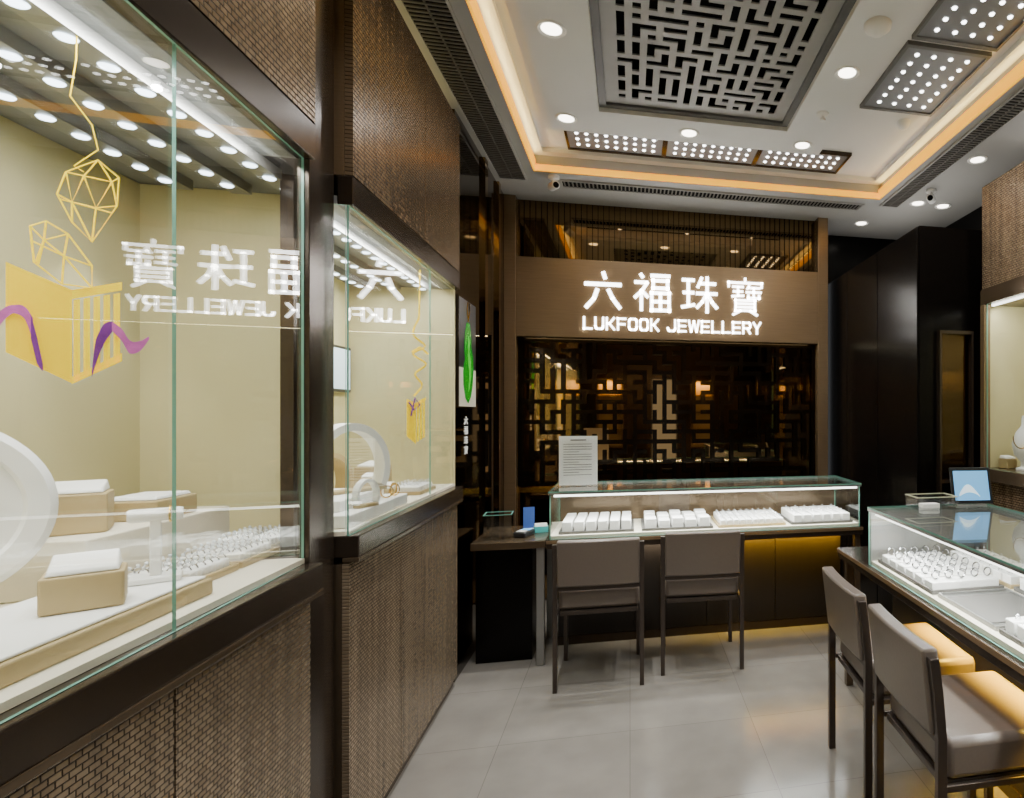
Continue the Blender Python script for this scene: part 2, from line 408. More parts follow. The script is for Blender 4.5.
def puck(name, x, y, z, prof, lab, cat, m='plaster'):
    o = obj(name, lathe(NB(), prof, 24), M[m], smooth=50); o.location = (x, y, z); tag(o, lab, cat)
puck('smoke_detector', 1.12, 2.60, ZL, [(0, -.045), (.03, -.043), (.045, -.03), (.062, -.018), (.064, -.0005)], 'large white dome smoke detector at the top edge of the photo', 'smoke detector')
puck('sprinkler', 1.13, 3.44, ZL, [(0, -.05), (.016, -.046), (.018, -.034), (.008, -.028), (.008, -.016), (.035, -.010), (.037, -.0005)], 'small white sprinkler head between two round ceiling spots', 'sprinkler')
puck('motion_sensor', 1.74, 3.62, ZT, [(0, -.05), (.028, -.045), (.04, -.025), (.045, -.0005)], 'small white dome sensor behind the right lamp panels', 'sensor')
def cctv(x, y, lab, yaw):
    r = thing('security_camera', lab, 'security camera', (x, y, 3.3), yaw)
    obj('mount', lathe(NB(), [(.04, -.0005), (.04, -.02), (.025, -.028), (.012, -.03), (.012, -.06), (0, -.06)], 20), M['plaster'], r, smooth=50)
    mt = Matrix.Translation((0, 0, -.075)) @ Matrix.Rotation(PI/2*1.1, 4, 'X')
    obj('housing', lathe(NB(), [(0, -.07), (.022, -.068), (.03, -.055), (.03, .05), (.026, .06), (0, .06)], 20, mt), M['plaster'], r, smooth=50)
    obj('lens', lathe(NB(), [(0, .066), (.02, .066), (.022, .0605)], 16, mt), M['black'], r)
cctv(-.55, 4.66, 'white security camera at the back left corner of the ceiling', .4)
cctv(2.3, 4.3, 'white security camera on the right ceiling border', -.6)

# ------------------------------------------------------------------ sign wall
r = thing('mirror_panel', 'fluted bronze mirror band above the shop sign', 'mirror', (.37, 5.24, 2.8))
obj('glass', B(-.895, 1.64, 5.235, 5.249, 2.81, 3.3), M['hmirror'], r, True)
bm = NB(); k = -.85
while k < 1.62: box(bm, k, k+.005, 5.225, 5.2345, 2.815, 3.295); k += .045
obj('flutes', bm, M['fret'], r, True)
r = thing('mirror_panel', 'bronze mirror behind the dark fretwork screen', 'mirror', (.37, 5.24, .02))
obj('glass', B(-.895, 1.64, 5.235, 5.249, .02, 2.169), M['mirror'], r, True)
obj('mirror_frame', B(-.895, 1.64, 5.205, 5.234, .9, .94), M['gold'], r, True)
bm = NB(); fret(-.89, 1.635, .95, 2.169, .048, .034, .8, lambda a, b, c, d: box(bm, a, b, 5.200, 5.210, c, d), 7, .25)
tag(obj('fretwork_screen', bm, M['fret']), 'dark bronze fretwork lattice below the shop sign', 'screen')
area((.37, 5.17, 2.166), 2.2, 2.4, .012, (1, .84, .5), (0, 0, 0))  # added warm lamp under the sign, brightens the fretwork

GLYPH = [
 (9.5, [[(50, 99), (56, 80)], [(3, 66), (97, 66)], [(36, 54), (27, 28), (6, 3)], [(63, 54), (74, 30), (94, 3)]]),
 (8.2, [[(19, 99), (27, 88)], [(4, 76), (38, 76), (24, 54), (4, 34)], [(22, 56), (22, 0)], [(27, 50), (40, 36)],
      [(46, 95), (98, 95)], [(53, 82), (91, 82), (91, 62), (53, 62), (53, 82)], [(49, 49), (95, 49), (95, 3), (49, 3), (49, 49)], [(49, 26), (95, 26)], [(72, 49), (72, 3)]]),
 (8.2, [[(3, 88), (37, 88)], [(5, 54), (36, 54)], [(1, 14), (38, 22)], [(20, 88), (20, 18)],
      [(57, 97), (45, 68)], [(52, 80), (95, 80)], [(41, 53), (99, 53)], [(71, 99), (71, 0)], [(69, 51), (58, 30), (42, 13)], [(73, 51), (84, 30), (99, 13)]]),
 (5.8, [[(50, 101), (50, 91)], [(4, 74), (4, 87), (96, 87), (96, 74)], [(14, 76), (46, 76)], [(16, 63), (44, 63)], [(12, 49), (47, 52)], [(30, 76), (30, 50)],
      [(62, 82), (55, 70)], [(58, 74), (92, 74)], [(52, 62), (96, 62)], [(74, 74), (74, 47)], [(59, 56), (59, 46), (89, 46), (89, 56)],
      [(23, 39), (77, 39), (77, 11), (23, 11), (23, 39)], [(23, 30), (77, 30)], [(23, 20.5), (77, 20.5)], [(38, 11), (15, -2)], [(62, 11), (85, -2)]])]
def arc(cx, cy, rx, ry, a0, a1, n=4): return [(cx+rx*math.cos(math.radians(a0+(a1-a0)*i/n)), cy+ry*math.sin(math.radians(a0+(a1-a0)*i/n))) for i in range(n+1)]
LET = {'L': [[(9, 100), (9, 8), (98, 8)]], 'U': [[(9, 100)]+arc(27, 30, 18, 22, 180, 270)+arc(73, 30, 18, 22, 270, 360)+[(91, 100)]],
 'K': [[(9, 0), (9, 100)], [(92, 99), (38, 51), (94, 1)], [(9, 51), (38, 51)]], 'F': [[(9, 0), (9, 92), (98, 92)], [(9, 49), (90, 49)]],
 'O': [arc(27, 30, 18, 22, 180, 270)+arc(73, 30, 18, 22, 270, 360)+arc(73, 70, 18, 22, 0, 90)+arc(27, 70, 18, 22, 90, 180)+[(9, 30)]],
 'J': [[(90, 100)]+arc(70, 30, 20, 22, 0, -90)+arc(26, 28, 18, 20, 270, 180)+[(8, 36)]], 'E': [[(98, 92), (9, 92), (9, 8), (98, 8)], [(9, 50), (92, 50)]],
 'W': [[(2, 100), (25, 4), (50, 94), (75, 4), (98, 100)]], 'R': [[(9, 0), (9, 92), (76, 92)]+arc(76, 69.5, 16, 22.5, 90, -90, 6)+[(9, 47)], [(58, 47), (93, 0)]],
 'Y': [[(5, 100), (50, 48), (95, 100)], [(50, 48), (50, 0)]]}
def strokes(bm, ls, h, mp):
    for l in ls:
        P = [Vector(p) for p in l]; closed = (P[0]-P[-1]).length < 1e-6; n = len(P)
        for i, (a, b) in enumerate(zip(P, P[1:])):
            t = (b-a).normalized(); nn = Vector((-t.y, t.x))*h
            ea = h*.35 if (i > 0 or closed) else 0
            eb = h*.35 if (i < n-2 or closed) else 0
            if i > 0 and abs((P[i]-P[i-1]).normalized().dot(t)) < .3: ea = h
            if i < n-2 and abs((P[i+2]-b).normalized().dot(t)) < .3: eb = h
            if closed and i == 0 and abs((P[0]-P[-2]).normalized().dot(t)) < .3: ea = h
            if closed and i == n-2 and abs((P[1]-P[0]).normalized().dot(t)) < .3: eb = h
            a2 = a-t*ea; b2 = b+t*eb
            q = [a2+nn, b2+nn, b2-nn, a2-nn]
            f = [bm.verts.new(mp(p.x, p.y, 0)) for p in q]; k = [bm.verts.new(mp(p.x, p.y, 1)) for p in q]
            bm.faces.new(f); bm.faces.new(k[::-1])
            for j in range(4): bm.faces.new((f[j], k[j], k[(j+1) % 4], f[(j+1) % 4]))
def sc2(ls, x, z, sx, sz): return [[(x+a*sx/100, z+b*sz/100) for a, b in l] for l in ls]
s = thing('sign_board', 'bronze shop sign with lit white lettering on the back wall', 'sign', (.37, 5.18, 2.18))
obj('panel', B(-.895, 1.64, 5.13, 5.22, 2.17, 2.81), M['bronze'], s, True, bevel=.004)
wall = lambda a, b, k: (a, 5.118 if k == 0 else 5.1295, b)
for k, (th, ls) in enumerate(GLYPH):
    bm = NB(); strokes(bm, sc2(ls, -.375+k*.398, 2.405, .315, .315), th/200*.315, wall); obj('character', bm, M['sign'], s, True)
x = -.375; pit = 1.51/16.75
for ch_ in 'LUKFOOK JEWELLERY':
    if ch_ == ' ': x += pit*.55; continue
    wd = pit*(1.0 if ch_ == 'W' else .83)
    bm = NB(); strokes(bm, sc2(LET[ch_], x, 2.236, wd, .106), .0074, wall); x += pit*(1.18 if ch_ == 'W' else 1)
    obj('letter', bm, M['sign'], s, True)
wl = thing('wall_lettering', 'small white vertical lettering on the black wall below the pendant poster', 'lettering', (-.984, 4.0, 1.30))
for k, (th, ls) in enumerate(GLYPH):
    bm = NB(); strokes(bm, sc2(ls, 3.96, 1.48-k*.06, .075, .048), th/200*.05, lambda a, b, k_: (-.981 if k_ == 0 else -.9845, a, b)); obj('character', bm, M['softwhite'], wl, True)

# made-up lit showcases behind the camera, added for gold reflections in the mirror
def addedcase(x0, x1, z0, z1, lab):
    r = thing('added_showcase', lab, 'display cabinet', ((x0+x1)/2, -1.29, z0))
    bm = NB(); ringbox(bm, x0, x1, z0, z1, x0+.04, x1-.04, z0+.04, z1-.04, 0, .16)
    for v in bm.verts: v.co = Vector((v.co.x, -1.299+v.co.z, v.co.y))
    obj('frame', bm, M['bronze'], r, True)
    obj('back_panel', B(x0+.04, x1-.04, -1.299, -1.28, z0+.04, z1-.04), M['beige'], r, True)
    for k in range(1, 4):
        zz = z0+(z1-z0)*k/4; obj('shelf', B(x0+.041, x1-.041, -1.279, -1.16, zz, zz+.02), M['gold'], r, True)
    area(((x0+x1)/2, -1.17, z1-.05), 6, x1-x0-.12, .02, (1, .78, .38), (math.radians(-25), 0, 0))
addedcase(-.62, -.12, .9, 2.2, 'unseen lit showcase left of the entrance, added for reflections in the bronze mirror')
addedcase(1.15, 1.6, .9, 2.2, 'unseen lit showcase right of the entrance, added for reflections in the bronze mirror')

# ------------------------------------------------------------------ wall cabinets on the left
GT = .006
def cabinet(name, lab, loc, rz, y0, y1, yi, dep, door_seams, pane_seams, upper_seams, sidepane, proj, tilt, topz=3.2):
    r = thing(name, lab, 'display cabinet', loc, rz)
    ext = yi > y1
    def lap(z0, z1, xf, xe):
        bm = B(-dep, xf, y0, y1, z0, z1)
        if ext: box(bm, -dep, xe, y1, yi, z0, z1)
        return bm
    obj('body', lap(0, 1.04, -.022, -.13), M['frame2'], r)
    obj('back_panel', B(-dep, -dep+.015, y0, yi, 1.15, 2.25), M['cream'], r)
    obj('deck', lap(1.136, 1.15, -.012, -.13), M['creamdeck'], r)
    obj('end_panel', B(-dep+.015, -.125 if ext else -.012, yi-.015, yi, 1.15, 2.25), M['cream'], r)
    if not sidepane: obj('end_panel', B(-dep+.015, -.012, y0, y0+.015, 1.15, 2.25), M['cream'], r)
    obj('sill', B(-dep, .03, y0, y1, 1.062, 1.135), M['frame'], r, bevel=.004)
    obj('sill_trim', B(-.02, .032, y0, y1, 1.046, 1.0615), M['frame2'], r, bevel=.002)
    obj('header', B(-.035, proj, y0, y1, 2.252, 2.35), M['frame'], r, bevel=.003)
    obj('ceiling_board', lap(2.252, 2.28, -.036, -.13), M['board'], r)
    for a, b in zip(door_seams, door_seams[1:]):
        obj('door', B(-.021, 0, a+.003, b-.003, .06, 1.04), M['weave'], r)
    for i, (a, b) in enumerate(zip(pane_seams, pane_seams[1:])):
        o = obj('glass_pane', B(-GT, 0, a+.0005, b-.0005, 1.136, 2.251), None, r, glass=True if (not sidepane or i == 0) else 'softedge')
        o.rotation_euler.z = tilt
    if sidepane: obj('glass_pane', B(-dep+.02, -.010, y0, y0+GT, 1.151, 2.251), None, r, glass=True)
    obj('upper_body', B(-dep, -.014, y0, y1, 2.351, topz), M['bronze'], r)
    for a, b in zip(upper_seams, upper_seams[1:]):
        obj('upper_panel', B(-.013, proj, a+.003, b-.003, 2.352, topz), M['weave2'], r)
    for x in (-.14, -.29, -.44):
        bar = obj('lamp_bar', B(x-.026, x+.026, y0+.1, yi-.08, 2.222, 2.2515), M['steel'], r)
        me = None; n = int((yi-y0-.2)/.095)
        for i in range(n):
            yy = y0+.16+i*.095
            if me is None:
                o = obj('lamp', lathe(NB(), [(0, -.004), (.012, -.004), (.016, 0)], 12), M['ledblue'], bar); me = o.data
            else:
                o = bpy.data.objects.new('lamp', me); C.objects.link(o); o.parent = bar
            o.location = (x, yy, 2.2215)
    return r
c1 = cabinet('wall_cabinet', 'large glazed wall display cabinet nearest the camera on the left', (-.85, 1.5, 0), math.radians(2.0), -1.0, .40, .74, .6,
             (-1.0, -.96, -.14, .40), (-.98, -.145, .389), (-1.0, -.3, .40), False, .012, math.radians(1.75))
bm = B(-.128, -.085, .402, .765, 0, 1.15); box(bm, -.118, -.085, .50, .765, 1.15, 2.26); box(bm, -.128, -.085, .402, .765, 2.26, 3.2)
obj('end_post', bm, M['frame'], c1)
obj('corner_frame', B(-.03, .0, .392, .402, 1.136, 2.251), M['frame'], c1, bevel=.002)
c2 = cabinet('wall_cabinet', 'second glazed wall display cabinet, between the first one and the sign wall', (-.925, 2.28, 0), math.radians(1.4), 0, 1.44, 1.44, .55,
             (.0, .51, .96, 1.44), (0, .97, 1.44), (0, .8, 1.44), True, .012, math.radians(.65))
for r, y0, y1, e in ((c1, -.9, .38, 10), (c2, .1, 1.35, 11)):
    p = W(r, -.06, (y0+y1)/2, 2.243); area(p, e, .05, y1-y0, (1, .985, .95), (0, math.radians(22), r.rotation_euler.z))
    p = W(r, -.36, (y0+y1)/2, 2.215); area(p, e*.5, .04, y1-y0, (1, .985, .95), (0, 0, r.rotation_euler.z))
for r, xs_, ys_ in ((c1, -.22, (-.3, -.05, .2, .45)), (c2, -.18, (.2, .5, .8, 1.1))):
    for y in ys_: spot(W(r, xs_, y, 2.20), 12, (1, .99, .98), 48, .012, .5)
for r, xs_, xa, ys_ in ((c1, -.40, -.6, (-.25, .15, .5)), (c2, -.36, -.55, (.3, .75, 1.2))):
    for y in ys_: spot(W(r, xs_, y, 2.20), 9, (1, .98, .9), 52, .012, .5, W(r, xa, y, 1.35))
for r, y0, y1 in ((c1, -.95, .38), (c2, .02, 1.42)):
    bm = B(-.10, -.07, y0, y1, 3.2005, 3.215); obj('cove_strip', bm, M['covew'], r)

# jewellery rings
def ringproto(m):
    bm = NB(); tube(bm, [(.009*math.cos(2*PI*i/16), 0, .0018+.009*math.sin(2*PI*i/16)) for i in range(9)], .0017, 6)
    ng = len(bm.faces)
    bmesh.ops.create_icosphere(bm, subdivisions=1, radius=.0046, matrix=Matrix.Translation((0, 0, .0135)))
    for i, f in enumerate(bm.faces): f.material_index = 0 if i < ng else 1
    me = bpy.data.meshes.new('ring'); bm.to_mesh(me); bm.free(); me.materials.append(M[m]); me.materials.append(M['gem'])
    return me
RING = [ringproto('silver')]
def ringat(p, rz, lab, grp):
    o = bpy.data.objects.new('ring', RING[0]); C.objects.link(o)
    o.location = p; o.rotation_euler = (0, 0, rz); tag(o, lab, 'ring', grp); return o
def bangleproto(m, R=.026, t=.0028):
    bm = NB(); tube(bm, [(R*math.cos(2*PI*i/24), 0, R+t+R*math.sin(2*PI*i/24)) for i in range(24)], t, 6, True)
    me = bpy.data.meshes.new('bangle'); bm.to_mesh(me); bm.free(); me.materials.append(M[m]); return me
BANG = [bangleproto('silver', .018, .0034), bangleproto('gold', .024, .003)]
def bangat(p, rz, v, lab, grp):
    o = bpy.data.objects.new('bangle', BANG[v]); C.objects.link(o); o.location = p; o.rotation_euler = (0, 0, rz); tag(o, lab, 'bangle', grp)
def tray(lab, loc, rz, w, l, ns, basem, padm, nrings, ringlab, grp, along='y', h=.022, nb=1):
    r = thing('jewellery_tray', lab, 'tray', loc, rz)
    bm = NB(); box(bm, -w/2, w/2, -l/2, l/2, 0, .010); ringbox(bm, -w/2, w/2, -l/2, l/2, -w/2+.008, w/2-.008, -l/2+.008, l/2-.008, .010, .018)
    obj('base', bm, M[basem], r, bevel=.0015)
    W_ = w-.024; L_ = l-.024
    for i in range(ns):
        if along == 'y':
            st = W_/ns; x = -W_/2+st*(i+.5); hw = st*.41; a = (x-hw, -L_/2, x+hw, L_/2)
        else:
            st = L_/ns; y = -L_/2+st*(i+.5); hw = st*.41; a = (-W_/2, y-hw, W_/2, y+hw)
        for q in range(nb):
            if along == 'y':
                sb = L_/nb; b4 = (a[0], a[2], -L_/2+sb*(q+.06), -L_/2+sb*(q+.94))
            else:
                sb = W_/nb; b4 = (-W_/2+sb*(q+.06), -W_/2+sb*(q+.94), a[1], a[3])
            if nb == 1: b4 = (a[0], a[2], a[1], a[3])
            hq = h if nb == 1 else h-(.012 if (q+i) % 2 else 0)
            obj('pad', B(*b4, .0105, hq), M[padm], r, bevel=min(.004, hw*.4), smooth=60)
        for k in range(nrings):
            f = (k+.5)/nrings-.5
            p = ((a[0]+a[2])/2, f*L_, h+.0002) if along == 'y' else (f*W_, (a[1]+a[3])/2, h+.0002)
            ringat(W(r, *p), rz+random.uniform(-.3, .3), ringlab, grp)
    return r

# contents of the near cabinet
def blockbox(name, lab, p, rz, w, d, h, topm, slope=0):
    r = thing(name, lab, 'display block', p, rz)
    obj('body', B(-w/2, w/2, -d/2, d/2, 0, h), M['beige'], r, bevel=.004)
    bm = NB(); v = [bm.verts.new(c) for c in ((-w*.44, -d*.44, h+.001), (w*.44, -d*.44, h+.001), (w*.44, d*.44, h+.001), (-w*.44, d*.44, h+.001),
          (-w*.40, -d*.40, h+.010), (w*.40, -d*.40, h+.010), (w*.40, d*.40, h+.010+slope), (-w*.40, d*.40, h+.010+slope))]
    for f in ((0,3,2,1),(4,5,6,7),(0,1,5,4),(1,2,6,5),(2,3,7,6),(3,0,4,7)): bm.faces.new([v[i] for i in f])
    obj('top_pad', bm, M[topm], r, bevel=.003)
    return r
onc = W
rz1 = c1.rotation_euler.z; rz2 = c2.rotation_euler.z
pl = thing('plinth', 'long low cream plinth along the front of the near cabinet', 'plinth', onc(c1, -.17, -.26, 1.1505), rz1)
obj('body', B(-.12, .12, -.5, .33, 0, .035), M['beige'], pl, bevel=.004); obj('top_pad', B(-.112, .112, -.49, .32, .0355, .042), M['white'], pl, bevel=.003)
rs = thing('riser', 'raised cream step along the back of the near cabinet', 'plinth', onc(c1, -.43, -.1, 1.1505), rz1)
obj('body', B(-.14, .14, .19, .7, 0, .125), M['creamdeck'], rs, bevel=.004)
ZP = 1.1935; ZR = 1.2765
q = thing('round_display', 'big white round jewellery disc at the left photo edge', 'jewellery stand', (-1.255, 1.37, 1.1515), math.radians(46))
bm = lathe(NB(), [(0, -.018), (.132, -.018), (.137, -.028), (.165, -.028), (.178, -.014), (.180, .012), (.17, .02), (.12, .016), (0, .016)], 56, Matrix.Translation((0, 0, .218)) @ Matrix.Rotation(-PI/2, 4, 'X'))
obj('disc', bm, M['white'], q, smooth=40)
obj('foot', B(-.05, .05, -.03, .04, 0, .042), M['beige'], q, bevel=.003)
blockbox('display_block', 'champagne cube with white top standing on the back step of the near cabinet', (-1.245, 1.70, ZR), .5, .105, .105, .09, 'white', .015)
blockbox('display_block', 'champagne block with white wedge top on the front plinth', (-.985, 1.36, ZP), .55, .105, .09, .065, 'white', .02)
blockbox('display_block', 'long low champagne block behind the white T-shaped stand', (-1.235, 1.90, ZR), .05, .12, .16, .05, 'white', 0)
t = thing('bangle_stand', 'white T-shaped bracelet stand on the front plinth', 'jewellery stand', (-.985, 1.53, ZP), .5)
obj('base', B(-.04, .04, -.03, .03, 0, .012), M['white'], t, bevel=.003); obj('post', B(-.009, .009, -.009, .009, .012, .13), M['white'], t, bevel=.002)
bm = lathe(NB(), [(0, -.042), (.012, -.042), (.014, -.037), (.014, .037), (.012, .042), (0, .042)], 20, Matrix.Translation((0, 0, .14)) @ Matrix.Rotation(PI/2, 4, 'Y')); obj('arm', bm, M['white'], t, smooth=50)
bl = NB(); mt = setm(t); tube(bl, [mt @ Vector((.022, .0165*math.cos(a), .14+.0165*math.sin(a))) for a in [2*PI*i/20 for i in range(20)]], .002, 6, True)
tag(obj('bangle', bl, M['gold']), 'thin gold bangle on the white T-shaped stand', 'bangle')
for y, nm in ((.20, 'nearest'), (.395, 'middle'), (.59, 'farthest')):
    tray('%s ring tray of the row in the near cabinet' % nm, onc(c1, -.19 if y < .5 else -.215, y, 1.1505), rz1, .155, .18, 6, 'beige', 'white', 5,
         'small ring in a tray of the near wall cabinet', 'rings in the near wall cabinet', 'x', .036)

# hanging paper ornaments (near cabinet)
Q1 = Vector((-.975, 1.30, 1.6)); N1 = Vector((.714, -.70, 0)).normalized()
P1 = lambda px, py, k=0: onplane(px, py, Q1+N1*k, N1)
def poly(pts, k=0, f=P1): return [f(a, b, k) for a, b in pts]
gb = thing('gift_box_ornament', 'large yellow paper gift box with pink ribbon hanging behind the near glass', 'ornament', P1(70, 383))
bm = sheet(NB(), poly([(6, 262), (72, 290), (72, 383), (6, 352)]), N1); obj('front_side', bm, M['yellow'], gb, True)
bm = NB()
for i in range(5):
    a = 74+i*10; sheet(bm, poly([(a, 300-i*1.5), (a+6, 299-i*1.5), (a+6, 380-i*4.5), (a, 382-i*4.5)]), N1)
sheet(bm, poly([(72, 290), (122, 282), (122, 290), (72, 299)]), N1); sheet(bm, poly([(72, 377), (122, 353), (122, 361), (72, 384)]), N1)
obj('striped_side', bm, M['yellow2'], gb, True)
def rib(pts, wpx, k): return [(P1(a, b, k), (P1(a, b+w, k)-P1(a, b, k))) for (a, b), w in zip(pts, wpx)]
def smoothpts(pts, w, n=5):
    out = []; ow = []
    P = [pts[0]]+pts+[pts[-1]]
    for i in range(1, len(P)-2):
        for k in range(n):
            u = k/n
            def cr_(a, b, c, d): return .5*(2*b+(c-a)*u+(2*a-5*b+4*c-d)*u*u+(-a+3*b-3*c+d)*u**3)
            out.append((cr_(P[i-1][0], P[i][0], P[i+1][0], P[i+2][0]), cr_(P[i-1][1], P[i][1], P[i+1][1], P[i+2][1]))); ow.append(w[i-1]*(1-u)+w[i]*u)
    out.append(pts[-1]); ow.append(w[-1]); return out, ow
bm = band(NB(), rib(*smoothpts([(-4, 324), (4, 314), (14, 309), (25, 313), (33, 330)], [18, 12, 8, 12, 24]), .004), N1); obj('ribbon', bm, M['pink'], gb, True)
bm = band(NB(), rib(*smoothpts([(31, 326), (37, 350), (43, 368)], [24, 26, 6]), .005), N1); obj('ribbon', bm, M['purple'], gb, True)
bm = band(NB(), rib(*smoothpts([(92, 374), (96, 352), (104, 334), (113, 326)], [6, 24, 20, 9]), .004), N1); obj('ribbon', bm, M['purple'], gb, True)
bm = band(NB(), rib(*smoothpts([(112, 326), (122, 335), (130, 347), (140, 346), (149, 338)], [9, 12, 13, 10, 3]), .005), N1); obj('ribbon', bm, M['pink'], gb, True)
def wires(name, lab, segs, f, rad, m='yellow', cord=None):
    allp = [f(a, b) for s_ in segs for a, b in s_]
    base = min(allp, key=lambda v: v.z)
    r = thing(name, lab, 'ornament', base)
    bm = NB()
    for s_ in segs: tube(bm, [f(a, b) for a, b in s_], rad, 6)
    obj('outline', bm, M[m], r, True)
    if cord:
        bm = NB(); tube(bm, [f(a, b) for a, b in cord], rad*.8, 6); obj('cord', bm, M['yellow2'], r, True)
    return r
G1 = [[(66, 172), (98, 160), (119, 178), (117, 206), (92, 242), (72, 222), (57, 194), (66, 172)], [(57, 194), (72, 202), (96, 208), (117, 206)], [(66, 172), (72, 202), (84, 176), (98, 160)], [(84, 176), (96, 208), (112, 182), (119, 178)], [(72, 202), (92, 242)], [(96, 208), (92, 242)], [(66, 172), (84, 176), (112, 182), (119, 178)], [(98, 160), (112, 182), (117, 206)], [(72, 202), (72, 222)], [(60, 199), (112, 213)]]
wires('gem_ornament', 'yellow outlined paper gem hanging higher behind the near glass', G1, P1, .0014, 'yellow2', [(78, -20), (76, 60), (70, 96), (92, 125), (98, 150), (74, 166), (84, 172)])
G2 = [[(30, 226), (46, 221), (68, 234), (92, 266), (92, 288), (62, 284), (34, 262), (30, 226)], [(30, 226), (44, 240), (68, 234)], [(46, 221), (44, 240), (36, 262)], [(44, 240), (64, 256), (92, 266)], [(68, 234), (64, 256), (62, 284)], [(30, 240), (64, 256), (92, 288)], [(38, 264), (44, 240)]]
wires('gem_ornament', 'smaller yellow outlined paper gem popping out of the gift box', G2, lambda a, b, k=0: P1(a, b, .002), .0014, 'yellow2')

# contents of second cabinet
Z2 = 1.1505
st = thing('riser', 'white stepped plinth in the second wall cabinet', 'plinth', onc(c2, -.17, .36, Z2), rz2)
obj('step', B(-.15, .15, -.30, .30, 0, .045), M['white'], st, bevel=.004); obj('step', B(-.15, .09, -.22, .20, .0455, .085), M['white'], st, bevel=.004)
def arch(lab, p, rz, R, wd, th, m='white'):
    r = thing('arch_stand', lab, 'jewellery stand', p, rz)
    bm = NB(); n = 36; A = [-.5+(PI+1.0)*i/n for i in range(n+1)]
    L = []
    for a in A:
        cx, cz = math.cos(a), math.sin(a)
        L.append([bm.verts.new(((R+o_)*cx, y, R+(R+o_)*cz*1.15)) for o_, y in ((0, -wd), (th, -wd), (th, wd), (0, wd))])
    zmin = min(v.co.z for v in bm.verts)
    for v in bm.verts: v.co.z -= zmin-.012
    for a, b in zip(L, L[1:]):
        for i in range(4): bm.faces.new((a[i], a[(i+1) % 4], b[(i+1) % 4], b[i]))
    bm.faces.new(L[0]); bm.faces.new(L[-1]); obj('arch', bm, M[m], r, smooth=40)
    obj('base', B(-R*1.05, R*1.05, -wd*1.2, wd*1.2, 0, .012), M['beige'], r, bevel=.002)
    return r
arch('large white arch stand in the second wall cabinet', onc(c2, -.150, .40, Z2+.0855), math.radians(58), .128, .030, .026)
arch('small white arch stand in front of the large arch', onc(c2, -.040, .26, Z2+.0455), math.radians(70), .045, .012, .010)
arch('champagne arch stand at the back of the second cabinet', onc(c2, -.42, .86, Z2), math.radians(70), .10, .04, .02, 'beige')
blockbox('display_block', 'champagne block right of the white steps in the second cabinet', onc(c2, -.15, .76, Z2), rz2+.2, .10, .12, .06, 'white', .012)
blockbox('display_block', 'taller champagne cube at the far end of the second cabinet', onc(c2, -.32, 1.14, Z2), rz2-.2, .12, .12, .13, 'white', .015)
blockbox('display_block', 'narrow champagne block behind the ring tray of the second cabinet', onc(c2, -.27, .97, Z2), rz2+.1, .08, .09, .09, 'white', .01)
tray('ring tray at the front of the second wall cabinet', onc(c2, -.12, 1.06, Z2), rz2, .15, .26, 5, 'beige', 'white', 4, 'small ring in the second wall cabinet tray', 'rings in the second wall cabinet', 'x', .04)
for k, (x, y) in enumerate(((-.05, .50), (-.04, .56), (-.06, .61))):
    bangat(onc(c2, x, y, Z2+.0455), .8+.3*k, 1, 'thin gold bangle standing on the white step in the second cabinet', 'bangles on the white step')
pf = thing('picture_frame', 'small framed screen on the back panel of the second cabinet', 'picture', onc(c2, -.534, 1.24, 1.66), rz2)
obj('frame', B(0, .02, -.15, .15, 0, .24), M['dkplastic'], pf, bevel=.003); obj('picture', B(.0205, .022, -.135, .135, .015, .225), M['screen2'], pf)
Q2 = Vector((-1.02, 3.12, 1.5)); N2 = Vector((.8, -.6, 0)).normalized()
P2 = lambda px, py, k=0: onplane(px, py, Q2+N2*k, N2)
g2 = thing('gift_box_ornament', 'small yellow paper gift box hanging in the second cabinet', 'ornament', P2(416, 443))
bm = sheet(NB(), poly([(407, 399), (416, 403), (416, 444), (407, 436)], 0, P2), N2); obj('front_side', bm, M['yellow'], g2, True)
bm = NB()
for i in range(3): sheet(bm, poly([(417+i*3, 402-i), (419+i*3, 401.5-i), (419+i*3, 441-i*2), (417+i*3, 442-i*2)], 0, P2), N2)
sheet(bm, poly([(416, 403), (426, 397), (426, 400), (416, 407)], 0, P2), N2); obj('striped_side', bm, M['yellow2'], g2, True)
bm = NB(); tube(bm, [P2(409, 402, .006), P2(414, 410, .006), P2(420, 405, .006), P2(415, 398, .006), P2(411, 416, .006)], .004, 6); obj('ribbon', bm, M['purple'], g2, True)
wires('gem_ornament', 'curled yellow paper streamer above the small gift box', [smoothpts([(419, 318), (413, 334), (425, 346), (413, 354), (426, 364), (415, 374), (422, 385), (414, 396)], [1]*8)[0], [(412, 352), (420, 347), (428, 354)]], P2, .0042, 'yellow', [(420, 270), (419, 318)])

# poster on the black return
po = thing('poster', 'narrow lit poster showing a carved green jade pendant beside the second cabinet', 'poster', (-.984, 3.98, 1.60))
obj('frame', B(0, .014, -.20, .20, -.02, .64), M['frame'], po, bevel=.002)
obj('print', B(.0145, .016, -.19, .19, -.01, .22), M['poster'], po)
obj('print', B(.0145, .016, -.19, .19, .221, .63), M['dkplastic'], po)
def blob(bm, pts, x):
    f1 = [bm.verts.new((x, y, z)) for y, z in pts]
    f2 = [bm.verts.new((.0165, v.co.y, v.co.z)) for v in f1]
    bm.faces.new(f1); n = len(f1)
    for i in range(n): bm.faces.new((f1[i], f2[i], f2[(i+1) % n], f1[(i+1) % n]))
bm = NB(); blob(bm, [(-.03, .50), (.03, .50), (.07, .42), (.065, .36), (.11, .30), (.12, .22), (.10, .12), (.06, .05), (0, .01), (-.06, .04), (-.105, .12), (-.11, .2), (-.07, .27), (-.085, .34), (-.07, .43)], .019)
obj('pendant_picture', bm, M['jade'], po)
